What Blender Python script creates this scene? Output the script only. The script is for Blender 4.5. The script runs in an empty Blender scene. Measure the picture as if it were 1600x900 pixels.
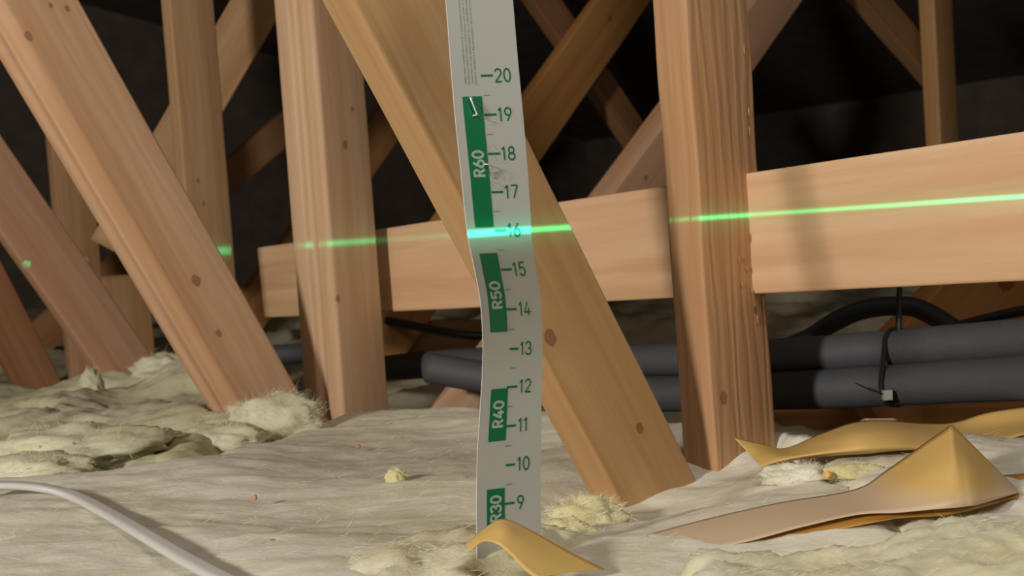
import bpy, bmesh, math, random
from mathutils import Vector, Matrix, noise

random.seed(11)
S = bpy.context.scene
COL = S.collection

# ------------------------------------------------------------------ camera
FPX = 1750.0                      # focal length in pixels of a 1600 wide frame
ROLL = math.radians(3.9)
PITCH = math.radians(2.9)
CAM = Vector((0.0, 0.0, 0.406))
Fv = Vector((0, math.cos(PITCH), -math.sin(PITCH)))
R0 = Vector((1, 0, 0))
U0 = R0.cross(Fv)
Rv = math.cos(ROLL) * R0 - math.sin(ROLL) * U0
Uv = math.sin(ROLL) * R0 + math.cos(ROLL) * U0
cd = bpy.data.cameras.new('camera')
cam = bpy.data.objects.new('camera', cd)
COL.objects.link(cam)
cam.matrix_world = Matrix(((Rv.x, Uv.x, -Fv.x, CAM.x), (Rv.y, Uv.y, -Fv.y, CAM.y),
                           (Rv.z, Uv.z, -Fv.z, CAM.z), (0, 0, 0, 1)))
cd.sensor_width = 36.0
cd.lens = 36.0 * FPX / 1600.0
cd.clip_start = 0.02
cd.dof.use_dof = True
cd.dof.focus_distance = 0.86
cd.dof.aperture_fstop = 11.0
S.camera = cam

# ------------------------------------------------------------------ world, lights, exposure
w = bpy.data.worlds.new('world')
S.world = w
w.use_nodes = True
w.node_tree.nodes['Background'].inputs[0].default_value = (0.9, 0.95, 1.0, 1)
w.node_tree.nodes['Background'].inputs[1].default_value = 0.0

S.view_settings.view_transform = 'Standard'
S.view_settings.look = 'None'
S.view_settings.gamma = 1.0
S.view_settings.use_curve_mapping = False
S.view_settings.exposure = 0.0


def add_light(name, kind, loc, energy, color, target=None, size=0.1):
    ld = bpy.data.lights.new(name, kind)
    ld.energy = energy
    ld.color = color
    if kind == 'AREA':
        ld.shape = 'DISK'
        ld.size = size
    else:
        ld.shadow_soft_size = size
    o = bpy.data.objects.new(name, ld)
    COL.objects.link(o)
    o.location = loc
    if target is not None:
        o.rotation_euler = (Vector(target) - Vector(loc)).to_track_quat('-Z', 'Y').to_euler()
    return o


WL = add_light('work_lamp', 'AREA', (-1.50, -0.90, 1.05), 48.0, (1.0, 0.935, 0.85), (0.0, 1.4, 0.40), 0.22)
FL = add_light('overhead_fill_lamp', 'AREA', (0.45, 0.25, 1.15), 4.2, (1.0, 0.95, 0.88), (0.05, 1.05, 0.2), 0.6)

# the laser level and two added fans: point lamps whose light leaves only in a thin horizontal fan
def mnode(t, op, a, b=None):
    n = t.nodes.new('ShaderNodeMath')
    n.operation = op
    for i, v in enumerate((a, b)):
        if v is None:
            continue
        if isinstance(v, (int, float)):
            n.inputs[i].default_value = v
        else:
            t.links.new(v, n.inputs[i])
    return n.outputs[0]


def laser(loc, strength, aim=None, half=None):
    strength = strength / 12.0
    o = add_light('laser_or_added_fan', 'POINT', loc, 12.0, (1, 1, 1), None, 0.0)
    o.data.use_nodes = True
    nt = o.data.node_tree
    nt.nodes.clear()
    geo = nt.nodes.new('ShaderNodeNewGeometry')
    sep = nt.nodes.new('ShaderNodeSeparateXYZ')
    nt.links.new(geo.outputs['Incoming'], sep.inputs[0])
    z2 = mnode(nt, 'MULTIPLY', sep.outputs[2], sep.outputs[2])
    core = mnode(nt, 'EXPONENT', mnode(nt, 'MULTIPLY', z2, -1.0 / 0.0031 ** 2))
    halo = mnode(nt, 'EXPONENT', mnode(nt, 'MULTIPLY', z2, -1.0 / 0.018 ** 2))
    tot = mnode(nt, 'ADD', mnode(nt, 'MULTIPLY', core, 1.0 * strength), mnode(nt, 'MULTIPLY', halo, 0.06 * strength))
    if aim:
        # mask for the added lamps: the fan opens only this far to either side of where it is aimed
        d = (Vector(aim) - Vector(loc)).normalized()
        dp = nt.nodes.new('ShaderNodeVectorMath')
        dp.operation = 'DOT_PRODUCT'
        nt.links.new(geo.outputs['Incoming'], dp.inputs[0])
        dp.inputs[1].default_value = d
        ab = mnode(nt, 'ABSOLUTE', dp.outputs['Value'])
        tot = mnode(nt, 'MULTIPLY', tot, mnode(nt, 'GREATER_THAN', ab, math.cos(half)))
    em = nt.nodes.new('ShaderNodeEmission')
    em.inputs[0].default_value = (0.0, 1.0, 0.50, 1)
    nt.links.new(tot, em.inputs[1])
    lo = nt.nodes.new('ShaderNodeOutputLight')
    nt.links.new(em.outputs[0], lo.inputs[0])
    return o


laser((0.45, 0.42, 0.406), 80.0)
laser((0.10, 0.0, 0.406), 260.0, (-0.522, 2.0, 0.406), 0.014)  # added lamp, lights only the green dash on the half-hidden post
laser((0.10, 0.0, 0.406), 200.0, (-0.749, 1.75, 0.406), 0.0035)  # added lamp, lights only the green dot at far left


# ------------------------------------------------------------------ helpers
def ray(px, py):
    return (Fv + Rv * ((px - 800.0) / FPX) + Uv * ((450.0 - py) / FPX))


def P(px, py, d):
    return CAM + ray(px, py) * d


def on_z(px, py, z):
    r = ray(px, py)
    return CAM + r * ((z - CAM.z) / r.z)


def on_plane(px, py, p0, n):
    r = ray(px, py)
    return CAM + r * ((Vector(p0) - CAM).dot(n) / r.dot(n))


def tag(o, label=None, cat=None, group=None, kind=None):
    if label:
        o['label'] = label
    if cat:
        o['category'] = cat
    if group:
        o['group'] = group
    if kind:
        o['kind'] = kind
    return o


def link_mesh(name, verts, faces, m, parent=None, smooth=True, mw=None):
    me = bpy.data.meshes.new(name)
    me.from_pydata([tuple(v) for v in verts], [], faces)
    me.update()
    if smooth:
        me.polygons.foreach_set('use_smooth', [True] * len(me.polygons))
    if m:
        me.materials.append(m)
    o = bpy.data.objects.new(name, me)
    COL.objects.link(o)
    if parent is not None:
        o.parent = parent
    if mw is not None:
        o.matrix_world = mw
    return o


def bm_link(name, bm, m, parent=None, smooth=True):
    bmesh.ops.recalc_face_normals(bm, faces=bm.faces)
    me = bpy.data.meshes.new(name)
    bm.to_mesh(me)
    bm.free()
    if smooth:
        me.polygons.foreach_set('use_smooth', [True] * len(me.polygons))
    if m:
        me.materials.append(m)
    o = bpy.data.objects.new(name, me)
    COL.objects.link(o)
    if parent is not None:
        o.parent = parent
    return o


def lerp_tab(tab, x):
    if x <= tab[0][0]:
        a, b = tab[0], tab[1]
    elif x >= tab[-1][0]:
        a, b = tab[-2], tab[-1]
    else:
        for a, b in zip(tab, tab[1:]):
            if a[0] <= x <= b[0]:
                break
    f = (x - a[0]) / (b[0] - a[0])
    return a[1] + f * (b[1] - a[1])


def smooth_tab(tab, x):
    """Catmull-Rom through the table"""
    n = len(tab)
    if x <= tab[0][0] or x >= tab[-1][0]:
        return lerp_tab(tab, x)
    for i in range(n - 1):
        if tab[i][0] <= x <= tab[i + 1][0]:
            break
    p1, p2 = tab[i], tab[i + 1]
    p0 = tab[i - 1] if i > 0 else p1
    p3 = tab[i + 2] if i + 2 < n else p2
    h = p2[0] - p1[0]
    f = (x - p1[0]) / h
    m1 = (p2[1] - p0[1]) / max(p2[0] - p0[0], 1e-6) * h
    m2 = (p3[1] - p1[1]) / max(p3[0] - p1[0], 1e-6) * h
    return ((2 * f ** 3 - 3 * f ** 2 + 1) * p1[1] + (f ** 3 - 2 * f ** 2 + f) * m1
            + (-2 * f ** 3 + 3 * f ** 2) * p2[1] + (f ** 3 - f ** 2) * m2)


def catmull(pts, n):
    out = []
    m = len(pts)
    for i in range(m - 1):
        p1, p2 = Vector(pts[i]), Vector(pts[i + 1])
        p0 = Vector(pts[i - 1]) if i > 0 else p1 * 2 - p2
        p3 = Vector(pts[i + 2]) if i + 2 < m else p2 * 2 - p1
        for k in range(n):
            t = k / n
            out.append(0.5 * ((2 * p1) + (p2 - p0) * t + (2 * p0 - 5 * p1 + 4 * p2 - p3) * t * t
                              + (3 * p1 - p0 - 3 * p2 + p3) * t ** 3))
    out.append(Vector(pts[-1]))
    return out


def sweep(path, prof, name, m, parent=None, up=Vector((0, 0, 1)), closed=True, scale=None):
    """sweep a closed 2D profile along a path; profile x = sideways, y = up"""
    vs, fs = [], []
    n = len(prof)
    for i, p in enumerate(path):
        a = path[max(i - 1, 0)]
        b = path[min(i + 1, len(path) - 1)]
        t = (b - a).normalized()
        s = t.cross(up)
        if s.length < 1e-4:
            s = t.cross(Vector((0, 1, 0)))
        s.normalize()
        u = s.cross(t)
        k = scale[i] if scale else 1.0
        for (x, y) in prof:
            vs.append(p + s * x * k + u * y * k)
    for i in range(len(path) - 1):
        for j in range(n):
            k = (j + 1) % n
            fs.append((i * n + j, i * n + k, (i + 1) * n + k, (i + 1) * n + j))
    fs.append(tuple(range(n - 1, -1, -1)))
    L = (len(path) - 1) * n
    fs.append(tuple(L + j for j in range(n)))
    return link_mesh(name, vs, fs, m, parent)


def circle(r, n=12, sx=1, sy=1):
    return [(math.cos(2 * math.pi * k / n) * r * sx, math.sin(2 * math.pi * k / n) * r * sy) for k in range(n)]


# ------------------------------------------------------------------ materials
def new_mat(name):
    m = bpy.data.materials.new(name)
    m.use_nodes = True
    t = m.node_tree
    b = t.nodes['Principled BSDF']
    return m, t, b


def ramp(t, fac, stops):
    n = t.nodes.new('ShaderNodeValToRGB')
    while len(n.color_ramp.elements) < len(stops):
        n.color_ramp.elements.new(0.5)
    for e, (p, c) in zip(n.color_ramp.elements, stops):
        e.position = p
        e.color = c if len(c) == 4 else (*c, 1)
    t.links.new(fac, n.inputs[0])
    return n.outputs[0]


def mix(t, fac, a, b, mode='MIX'):
    n = t.nodes.new('ShaderNodeMix')
    n.data_type = 'RGBA'
    n.blend_type = mode
    for sock, v in ((n.inputs[0], fac), (n.inputs[6], a), (n.inputs[7], b)):
        if isinstance(v, (int, float)):
            sock.default_value = v
        elif isinstance(v, tuple):
            sock.default_value = v if len(v) == 4 else (*v, 1)
        else:
            t.links.new(v, sock)
    return n.outputs[2]


def noise_tex(t, vec, scale, detail=4, rough=0.55, dist=0.0):
    n = t.nodes.new('ShaderNodeTexNoise')
    n.inputs['Scale'].default_value = scale
    n.inputs['Detail'].default_value = detail
    n.inputs['Roughness'].default_value = rough
    n.inputs['Distortion'].default_value = dist
    t.links.new(vec, n.inputs['Vector'])
    return n.outputs[0]


def mapping(t, vec, loc=(0, 0, 0), scale=(1, 1, 1), rot=(0, 0, 0)):
    n = t.nodes.new('ShaderNodeMapping')
    n.inputs['Location'].default_value = loc
    n.inputs['Rotation'].default_value = rot
    n.inputs['Scale'].default_value = scale
    t.links.new(vec, n.inputs[0])
    return n.outputs[0]


def bump(t, b, h, strength, dist=0.002):
    n = t.nodes.new('ShaderNodeBump')
    n.inputs['Strength'].default_value = strength
    n.inputs['Distance'].default_value = dist
    t.links.new(h, n.inputs['Height'])
    t.links.new(n.outputs[0], b.inputs['Normal'])
    return n


def wood(name, base, seed, knots=(), contrast=1.0, ring=0.5, rough=0.62, coarse=0.35, stains=()):
    """sawn softwood, grain along local Z; knots are (x, y, z, radius) in local space"""
    m, t, b = new_mat(name)
    tc = t.nodes.new('ShaderNodeTexCoord')
    ob = tc.outputs['Object']
    rnd = random.Random(seed)
    off = (rnd.uniform(-9, 9), rnd.uniform(-9, 9), rnd.uniform(-9, 9))
    fine = noise_tex(t, mapping(t, ob, off, (210, 210, 5)), 1.0, 6, 0.65)
    mid = noise_tex(t, mapping(t, ob, off, (38, 38, 1.7)), 1.0, 4, 0.55, 0.4)
    big = noise_tex(t, mapping(t, ob, off, (9, 9, 3.0)), 1.0, 3, 0.5)
    # growth rings: distance to a wandering pith
    sx, sy = rnd.choice((-1, 1)) * rnd.uniform(0.05, 0.09), rnd.uniform(0.05, 0.12)
    wob = noise_tex(t, mapping(t, ob, off, (5, 5, 2.2)), 1.0, 2, 0.5)
    wv = t.nodes.new('ShaderNodeTexWave')
    wv.wave_type = 'RINGS'
    wv.rings_direction = 'Z'
    wv.inputs['Scale'].default_value = 24.0
    wv.inputs['Distortion'].default_value = 7.0
    wv.inputs['Detail'].default_value = 2.0
    wv.inputs['Detail Scale'].default_value = 2.2
    t.links.new(mapping(t, ob, (sx, sy, 0), (1, 1, 0.10)), wv.inputs['Vector'])
    rings = wv.outputs['Fac']
    r, g, bl = base
    dark = (r * 0.80, g * 0.70, bl * 0.58)
    lite = (min(r * 1.10, 1), g * 1.12, bl * 1.16)
    c = ramp(t, mid, [(0.30, dark), (0.55, base), (0.75, lite)])
    c = mix(t, mnode(t, 'MULTIPLY', rings, 0.42 * ring), c, (r * 0.80, g * 0.66, bl * 0.52))
    c = mix(t, mnode(t, 'MULTIPLY', fine, 0.30 * contrast), c, (r * 0.62, g * 0.50, bl * 0.40))
    c = mix(t, ramp(t, big, [(0.42, (0, 0, 0)), (0.72, (0.38 * contrast,) * 3)]), c, (r * 0.92, g * 0.72, bl * 0.52))
    for (kx, ky, kz, kr) in knots:
        wp = mapping(t, ob, (-kx, -ky, -kz), (1, 0.25, 0.72))
        ln = t.nodes.new('ShaderNodeVectorMath')
        ln.operation = 'LENGTH'
        t.links.new(wp, ln.inputs[0])
        wobk = mnode(t, 'MULTIPLY', mnode(t, 'SUBTRACT', noise_tex(t, ob, 160, 2), 0.5), kr * 0.7)
        d = mnode(t, 'DIVIDE', mnode(t, 'ADD', ln.outputs['Value'], wobk), kr)
        f = ramp(t, d, [(0.0, (0.9,) * 3), (0.5, (0.75,) * 3), (0.72, (0.95,) * 3), (0.98, (0.25,) * 3), (1.0, (0.0,) * 3)])
        kc = mix(t, fine, (r * 0.22, g * 0.20, bl * 0.20), (r * 0.38, g * 0.32, bl * 0.30))
        c = mix(t, f, c, kc)
        d2 = mnode(t, 'DIVIDE', ln.outputs['Value'], kr * 3.2)
        f2 = ramp(t, d2, [(0.2, (0.22,) * 3), (1.0, (0.0,) * 3)])
        c = mix(t, f2, c, (r * 0.85, g * 0.58, bl * 0.38))
    for (kx, ky, kz, kr, col) in stains:
        wp = mapping(t, ob, (-kx, -ky, -kz), (1, 0.4, 0.30))
        ln = t.nodes.new('ShaderNodeVectorMath')
        ln.operation = 'LENGTH'
        t.links.new(wp, ln.inputs[0])
        wobk = mnode(t, 'MULTIPLY', mnode(t, 'SUBTRACT', noise_tex(t, ob, 60, 4), 0.5), kr * 1.2)
        d = mnode(t, 'DIVIDE', mnode(t, 'ADD', ln.outputs['Value'], wobk), kr)
        c = mix(t, ramp(t, d, [(0.3, (0.5,) * 3), (1.0, (0,) * 3)]), c, col)
    t.links.new(c, b.inputs['Base Color'])
    b.inputs['Roughness'].default_value = rough
    b.inputs['Specular IOR Level'].default_value = 0.35
    h = mnode(t, 'ADD', mnode(t, 'MULTIPLY', fine, 0.5), mnode(t, 'MULTIPLY', rings, coarse))
    bump(t, b, h, 0.35, 0.0012)
    return m


def plain(name, col, rough=0.6, spec=0.4, nscale=120, nstr=0.15, var=0.12):
    m, t, b = new_mat(name)
    tc = t.nodes.new('ShaderNodeTexCoord')
    n = noise_tex(t, tc.outputs['Object'], nscale, 4)
    c = mix(t, n, tuple(v * (1 - var) for v in col), tuple(min(1, v * (1 + var)) for v in col))
    t.links.new(c, b.inputs['Base Color'])
    b.inputs['Roughness'].default_value = rough
    b.inputs['Specular IOR Level'].default_value = spec
    if nstr:
        bump(t, b, n, nstr, 0.001)
    return m


def fibreglass(name, pale, yellow, seed, stretch=(1, 1, 1), yamount=0.5):
    m, t, b = new_mat(name)
    tc = t.nodes.new('ShaderNodeTexCoord')
    ob = tc.outputs['Object']
    off = (seed * 1.7, seed * 0.9, 0)
    big = noise_tex(t, mapping(t, ob, off, tuple(7 * s for s in stretch)), 1.0, 4, 0.6, 0.6)
    mid = noise_tex(t, mapping(t, ob, off, tuple(34 * s for s in stretch)), 1.0, 5, 0.65, 1.0)
    fib = noise_tex(t, mapping(t, ob, off, (150 * stretch[0], 330 * stretch[1], 200), (0, 0, 0.5)), 1.0, 5, 0.7, 1.5)
    c = ramp(t, big, [(0.40, pale), (0.66, yellow)]) if yamount else mix(t, 0.0, pale, pale)
    c = mix(t, yamount, mix(t, 0.0, pale, pale), c)
    c = mix(t, ramp(t, mid, [(0.40, (0.55,) * 3), (0.62, (0.0,) * 3)]), c, tuple(v * 0.80 for v in yellow))
    c = mix(t, ramp(t, fib, [(0.45, (0.0,) * 3), (0.75, (0.5,) * 3)]), c, tuple(min(1, v * 1.15) for v in pale))
    # dirt specks
    vo = t.nodes.new('ShaderNodeTexVoronoi')
    vo.inputs['Scale'].default_value = 24.0
    vo.inputs['Randomness'].default_value = 1.0
    t.links.new(ob, vo.inputs['Vector'])
    dv = mnode(t, 'ADD', vo.outputs['Distance'], mnode(t, 'MULTIPLY', noise_tex(t, ob, 260, 2), 0.06))
    c = mix(t, ramp(t, dv, [(0.062, (0.75,) * 3), (0.092, (0.0,) * 3)]), c, (0.19, 0.12, 0.07))
    t.links.new(c, b.inputs['Base Color'])
    b.inputs['Roughness'].default_value = 0.95
    b.inputs['Specular IOR Level'].default_value = 0.1
    h = mnode(t, 'ADD', mnode(t, 'MULTIPLY', mid, 1.2), mnode(t, 'MULTIPLY', fib, 0.5))
    bump(t, b, h, 0.35, 0.004)
    return m


M_batt = fibreglass('fibreglass_sheet', (0.78, 0.755, 0.655), (0.76, 0.71, 0.48), 1, (0.7, 1.3, 1), 0.45)
M_pile = fibreglass('fibreglass_lump', (0.67, 0.655, 0.49), (0.63, 0.585, 0.34), 4, (1, 1, 1), 0.8)
M_fore = fibreglass('fibreglass_torn', (0.70, 0.68, 0.585), (0.70, 0.645, 0.37), 5, (1, 1, 1), 0.9)
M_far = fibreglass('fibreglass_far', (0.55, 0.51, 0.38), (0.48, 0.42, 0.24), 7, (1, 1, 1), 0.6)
M_tuft = fibreglass('fibreglass_tuft', (0.70, 0.66, 0.44), (0.68, 0.59, 0.25), 9, (1.4, 1.4, 1.4), 0.8)
M_fibre = plain('fibreglass_strand', (0.72, 0.67, 0.50), 0.8, 0.2, 50, 0)


def kraft(name, col, seed):
    m, t, b = new_mat(name)
    tc = t.nodes.new('ShaderNodeTexCoord')
    n = noise_tex(t, mapping(t, tc.outputs['Object'], (seed, 0, 0), (1, 1, 1)), 22, 4)
    f = noise_tex(t, tc.outputs['Object'], 500, 3)
    c = mix(t, n, tuple(v * 0.86 for v in col), tuple(min(1, v * 1.1) for v in col))
    c = mix(t, mnode(t, 'MULTIPLY', f, 0.2), c, tuple(v * 0.7 for v in col))
    t.links.new(c, b.inputs['Base Color'])
    b.inputs['Roughness'].default_value = 0.42
    b.inputs['Specular IOR Level'].default_value = 0.5
    bump(t, b, f, 0.10, 0.0005)
    return m


M_kraft = kraft('kraft_paper', (0.70, 0.465, 0.155), 1)
M_sheen = kraft('sheen_painted_kraft', (0.70, 0.465, 0.155), 3)  # pale sheen of grazing light painted over the low, flat part
_t = M_sheen.node_tree
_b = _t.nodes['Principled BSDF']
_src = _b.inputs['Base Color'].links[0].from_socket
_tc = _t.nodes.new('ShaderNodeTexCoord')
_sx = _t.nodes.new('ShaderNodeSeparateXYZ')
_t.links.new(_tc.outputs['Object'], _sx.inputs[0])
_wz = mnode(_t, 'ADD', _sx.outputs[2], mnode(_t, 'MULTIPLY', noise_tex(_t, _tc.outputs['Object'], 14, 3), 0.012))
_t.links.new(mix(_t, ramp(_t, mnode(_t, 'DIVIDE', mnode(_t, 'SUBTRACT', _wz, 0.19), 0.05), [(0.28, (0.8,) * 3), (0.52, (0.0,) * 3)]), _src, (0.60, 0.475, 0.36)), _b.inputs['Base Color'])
M_shaded_back = kraft('shaded_kraft_back', (0.50, 0.26, 0.055), 6)  # darker kraft: back side of the paper with its shadow painted in
M_foam = plain('black_pipe_foam', (0.068, 0.070, 0.078), 0.62, 0.45, 400, 0.25, 0.2)
M_black = plain('black_plastic', (0.018, 0.018, 0.020), 0.35, 0.5, 200, 0.05)
M_cable = plain('white_cable_jacket', (0.56, 0.545, 0.52), 0.45, 0.45, 60, 0.05, 0.05)
M_steel = plain('bright_steel', (0.75, 0.75, 0.74), 0.25, 0.8, 60, 0.0)
M_steel.node_tree.nodes['Principled BSDF'].inputs['Metallic'].default_value = 0.6
M_rule = plain('ruler_card', (0.465, 0.475, 0.435), 0.40, 0.45, 30, 0.02, 0.03)
M_rule_edge = plain('ruler_cut_edge', (0.62, 0.62, 0.60), 0.6, 0.3, 30, 0.0, 0.02)
M_green = plain('green_print', (0.0, 0.16, 0.058), 0.42, 0.4, 30, 0.0, 0.03)
M_white_ink = plain('pale_band_lettering', (0.40, 0.50, 0.43), 0.42, 0.4, 30, 0.0, 0.02)
M_fine = plain('fine_print_ink', (0.21, 0.31, 0.25), 0.45, 0.4, 30, 0.0, 0.02)
M_roof = plain('roof_sheathing', (0.16, 0.125, 0.10), 0.8, 0.2, 9, 0.2, 0.45)
M_dry = plain('old_drywall', (0.14, 0.12, 0.09), 0.9, 0.2, 9, 0.2, 0.3)
M_resin, _t, _b = new_mat('pine_resin')
_b.inputs['Base Color'].default_value = (0.42, 0.22, 0.08, 1)
_b.inputs['Roughness'].default_value = 0.12

# ------------------------------------------------------------------ the attic shell
TDIR = Vector((math.cos(math.radians(40)), math.sin(math.radians(40)), 0))   # along a truss
NW = Vector((math.sin(math.radians(40)), -math.cos(math.radians(40)), 0))    # across the trusses, towards the camera


def box_obj(name, c, sx, sy, sz, xdir, m, kind=None, parent=None):
    xd = Vector(xdir).normalized()
    zd = Vector((0, 0, 1))
    if abs(xd.z) > 1e-3:
        yd = Vector((-xd.y, xd.x, 0)).normalized()
        zd = xd.cross(yd)
    else:
        yd = zd.cross(xd)
    vs = []
    for i in (-1, 1):
        for j in (-1, 1):
            for k in (-1, 1):
                vs.append(Vector((i * sx / 2, j * sy / 2, k * sz / 2)))
    fs = [(0, 1, 3, 2), (4, 6, 7, 5), (0, 4, 5, 1), (2, 3, 7, 6), (0, 2, 6, 4), (1, 5, 7, 3)]
    mw = Matrix(((xd.x, yd.x, zd.x, c[0]), (xd.y, yd.y, zd.y, c[1]), (xd.z, yd.z, zd.z, c[2]), (0, 0, 0, 1)))
    o = link_mesh(name, vs, fs, m, parent, smooth=False, mw=mw)
    if kind:
        o['kind'] = kind
    return o


CEN = Vector((0.1, 2.3, 0))
box_obj('floor', CEN + Vector((0, 0, -0.02)), 7.6, 7.6, 0.04, TDIR, M_dry, 'structure')
SL = Vector((TDIR.x, TDIR.y, -0.20)).normalized()
box_obj('ceiling', CEN + Vector((0, 0, 1.75)), 8.6, 8.2, 0.03, SL, M_roof, 'structure')
box_obj('wall_back', CEN - NW * 3.8 + Vector((0, 0, 1.2)), 7.6, 0.04, 2.6, TDIR, M_roof, 'structure')
box_obj('wall_front', CEN + NW * 3.8 + Vector((0, 0, 1.2)), 7.6, 0.04, 2.6, TDIR, M_roof, 'structure')
box_obj('wall_right', CEN + TDIR * 3.8 + Vector((0, 0, 1.2)), 0.04, 7.6, 2.6, TDIR, M_roof, 'structure')
box_obj('wall_left', CEN - TDIR * 3.8 + Vector((0, 0, 1.2)), 0.04, 7.6, 2.6, TDIR, M_roof, 'structure')

# ------------------------------------------------------------------ sawn lumber
P1 = P(1092, 600, 1.05)
SPACING = 0.61


def plane_pt(k):
    return Vector((P1.x, P1.y, 0)) - NW * SPACING * (k - 1)


def round_profile(pts, r=0.003, n=3):
    out = []
    m = len(pts)
    for i in range(m):
        p = Vector(pts[i]).to_2d()
        a = Vector(pts[i - 1]).to_2d()
        b = Vector(pts[(i + 1) % m]).to_2d()
        da, db = (a - p), (b - p)
        rr = min(r, da.length * 0.4, db.length * 0.4)
        pa, pb = p + da.normalized() * rr, p + db.normalized() * rr
        for k in range(n + 1):
            f = k / n
            out.append(tuple((1 - f) ** 2 * pa + 2 * f * (1 - f) * p + f * f * pb))
    return out


def lumber(name, A, B, n, W=0.089, T=0.038, base=(0.62, 0.40, 0.225), seed=1, ext=(0.5, 0.3), knots=(), profile=None,
           mat_kw=None, wane=0.0008, r=0.003, wside=1):
    """a sawn board; the arris between its wide face (normal n) and its narrow face runs from B (bottom) to A (top).
    knots: (px, py, radius, face) picked where they lie on the board"""
    A, B = Vector(A), Vector(B)
    z = (A - B).normalized()
    n = Vector(n)
    n = (n - z * n.dot(z)).normalized()
    y = -n
    x = y.cross(z)
    if wside < 0:
        x, = (-x,)
    L = (A - B).length
    mw = Matrix(((x.x, y.x, z.x, B.x), (x.y, y.y, z.y, B.y), (x.z, y.z, z.z, B.z), (0, 0, 0, 1)))
    inv = mw.inverted()
    kn = []
    for (px, py, kr, face) in knots:
        if face == 'wide':
            h = on_plane(px, py, B, n)
        else:
            h = on_plane(px, py, B, x)
        h = inv @ h
        kn.append((h.x, h.y, h.z, kr))
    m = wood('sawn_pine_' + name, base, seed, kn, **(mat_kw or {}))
    pr = profile or [(0, 0), (W, 0), (W, T), (0, T)]
    pr = round_profile(pr, r)
    z0, z1 = -ext[1], L + ext[0]
    nseg = max(6, int((z1 - z0) / 0.02))
    vs, fs = [], []
    rn = len(pr)
    for i in range(nseg + 1):
        zz = z0 + (z1 - z0) * i / nseg
        for j, (px, py) in enumerate(pr):
            q = noise.noise(Vector((px * 12 + seed * 3.1, py * 12, zz * 9))) * wane
            q2 = noise.noise(Vector((px * 12, py * 12 + seed * 2.3, zz * 9 + 40))) * wane
            vs.append((px + q, py + q2, zz))
    for i in range(nseg):
        for j in range(rn):
            k = (j + 1) % rn
            fs.append((i * rn + j, i * rn + k, (i + 1) * rn + k, (i + 1) * rn + j))
    fs.append(tuple(range(rn - 1, -1, -1)))
    fs.append(tuple(nseg * rn + j for j in range(rn)))
    if wside < 0:
        fs = [tuple(reversed(f)) for f in fs]
    o = link_mesh(name, vs, fs, m, None, mw=mw)
    o.data.polygons.foreach_set('use_smooth', [len(p.vertices) == 4 for p in o.data.polygons])
    return o


def web(name, k, top, bot, label, **kw):
    """a truss web whose wide front face lies in the plane of truss k"""
    n = kw.pop('n', NW)
    p0 = kw.pop('p0', plane_pt(k))
    A = on_plane(top[0], top[1], p0, n)
    B = on_plane(bot[0], bot[1], p0, n)
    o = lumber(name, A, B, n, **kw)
    tag(o, label, 'beam', kw.get('group'))
    return o


def upright(name, k, foot, label, n=NW, lean=0.0, height=1.2, **kw):
    B = on_plane(foot[0], foot[1], plane_pt(k), NW)
    A = B + Vector((lean, 0, height))
    o = lumber(name, A, B, n, **kw)
    tag(o, label, 'post')
    return o


TAN = (0.60, 0.385, 0.235)
# truss 1 (nearest)
post1 = upright('truss_post', 1, (1121, 735), 'rough sawn upright post right of the ruler, nearest of the posts',
                base=(0.52, 0.33, 0.19), seed=3, ext=(0.2, 0.17), lean=-0.010, W=0.093, T=0.042,
                knots=[(1133, 652, 0.0055, 'wide'), (1185, 549, 0.0035, 'wide'), (1072, 165, 0.003, 'narrow'),
                       (1050, 377, 0.004, 'narrow'), (1090, 88, 0.003, 'wide'), (1074, 440, 0.003, 'narrow')],
                mat_kw=dict(contrast=2.0, ring=0.7, coarse=1.2), wane=0.002)
diag1 = web('truss_diagonal', 1, (552, 0), (970, 787), 'leaning timber crossing behind the ruler down to the nearest post',
            base=(0.52, 0.335, 0.165), seed=8, ext=(0.25, 0.2),
            knots=[(897, 598, 0.0065, 'wide'), (1007, 684, 0.0045, 'wide'), (836, 370, 0.006, 'wide')],
            mat_kw=dict(ring=0.6))
rise1 = web('truss_diagonal', 1, (1560, 352), (1425, 495), 'dark brown board under the brace at far right behind black pipes',
            base=(0.36, 0.17, 0.05), seed=12, ext=(0.9, 0.12), W=0.17, p0=P(1440, 480, 1.42), n=Vector((0.35, -0.94, 0)), mat_kw=dict(ring=0.7),
            knots=[(1545, 470, 0.014, 'wide')])
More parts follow.
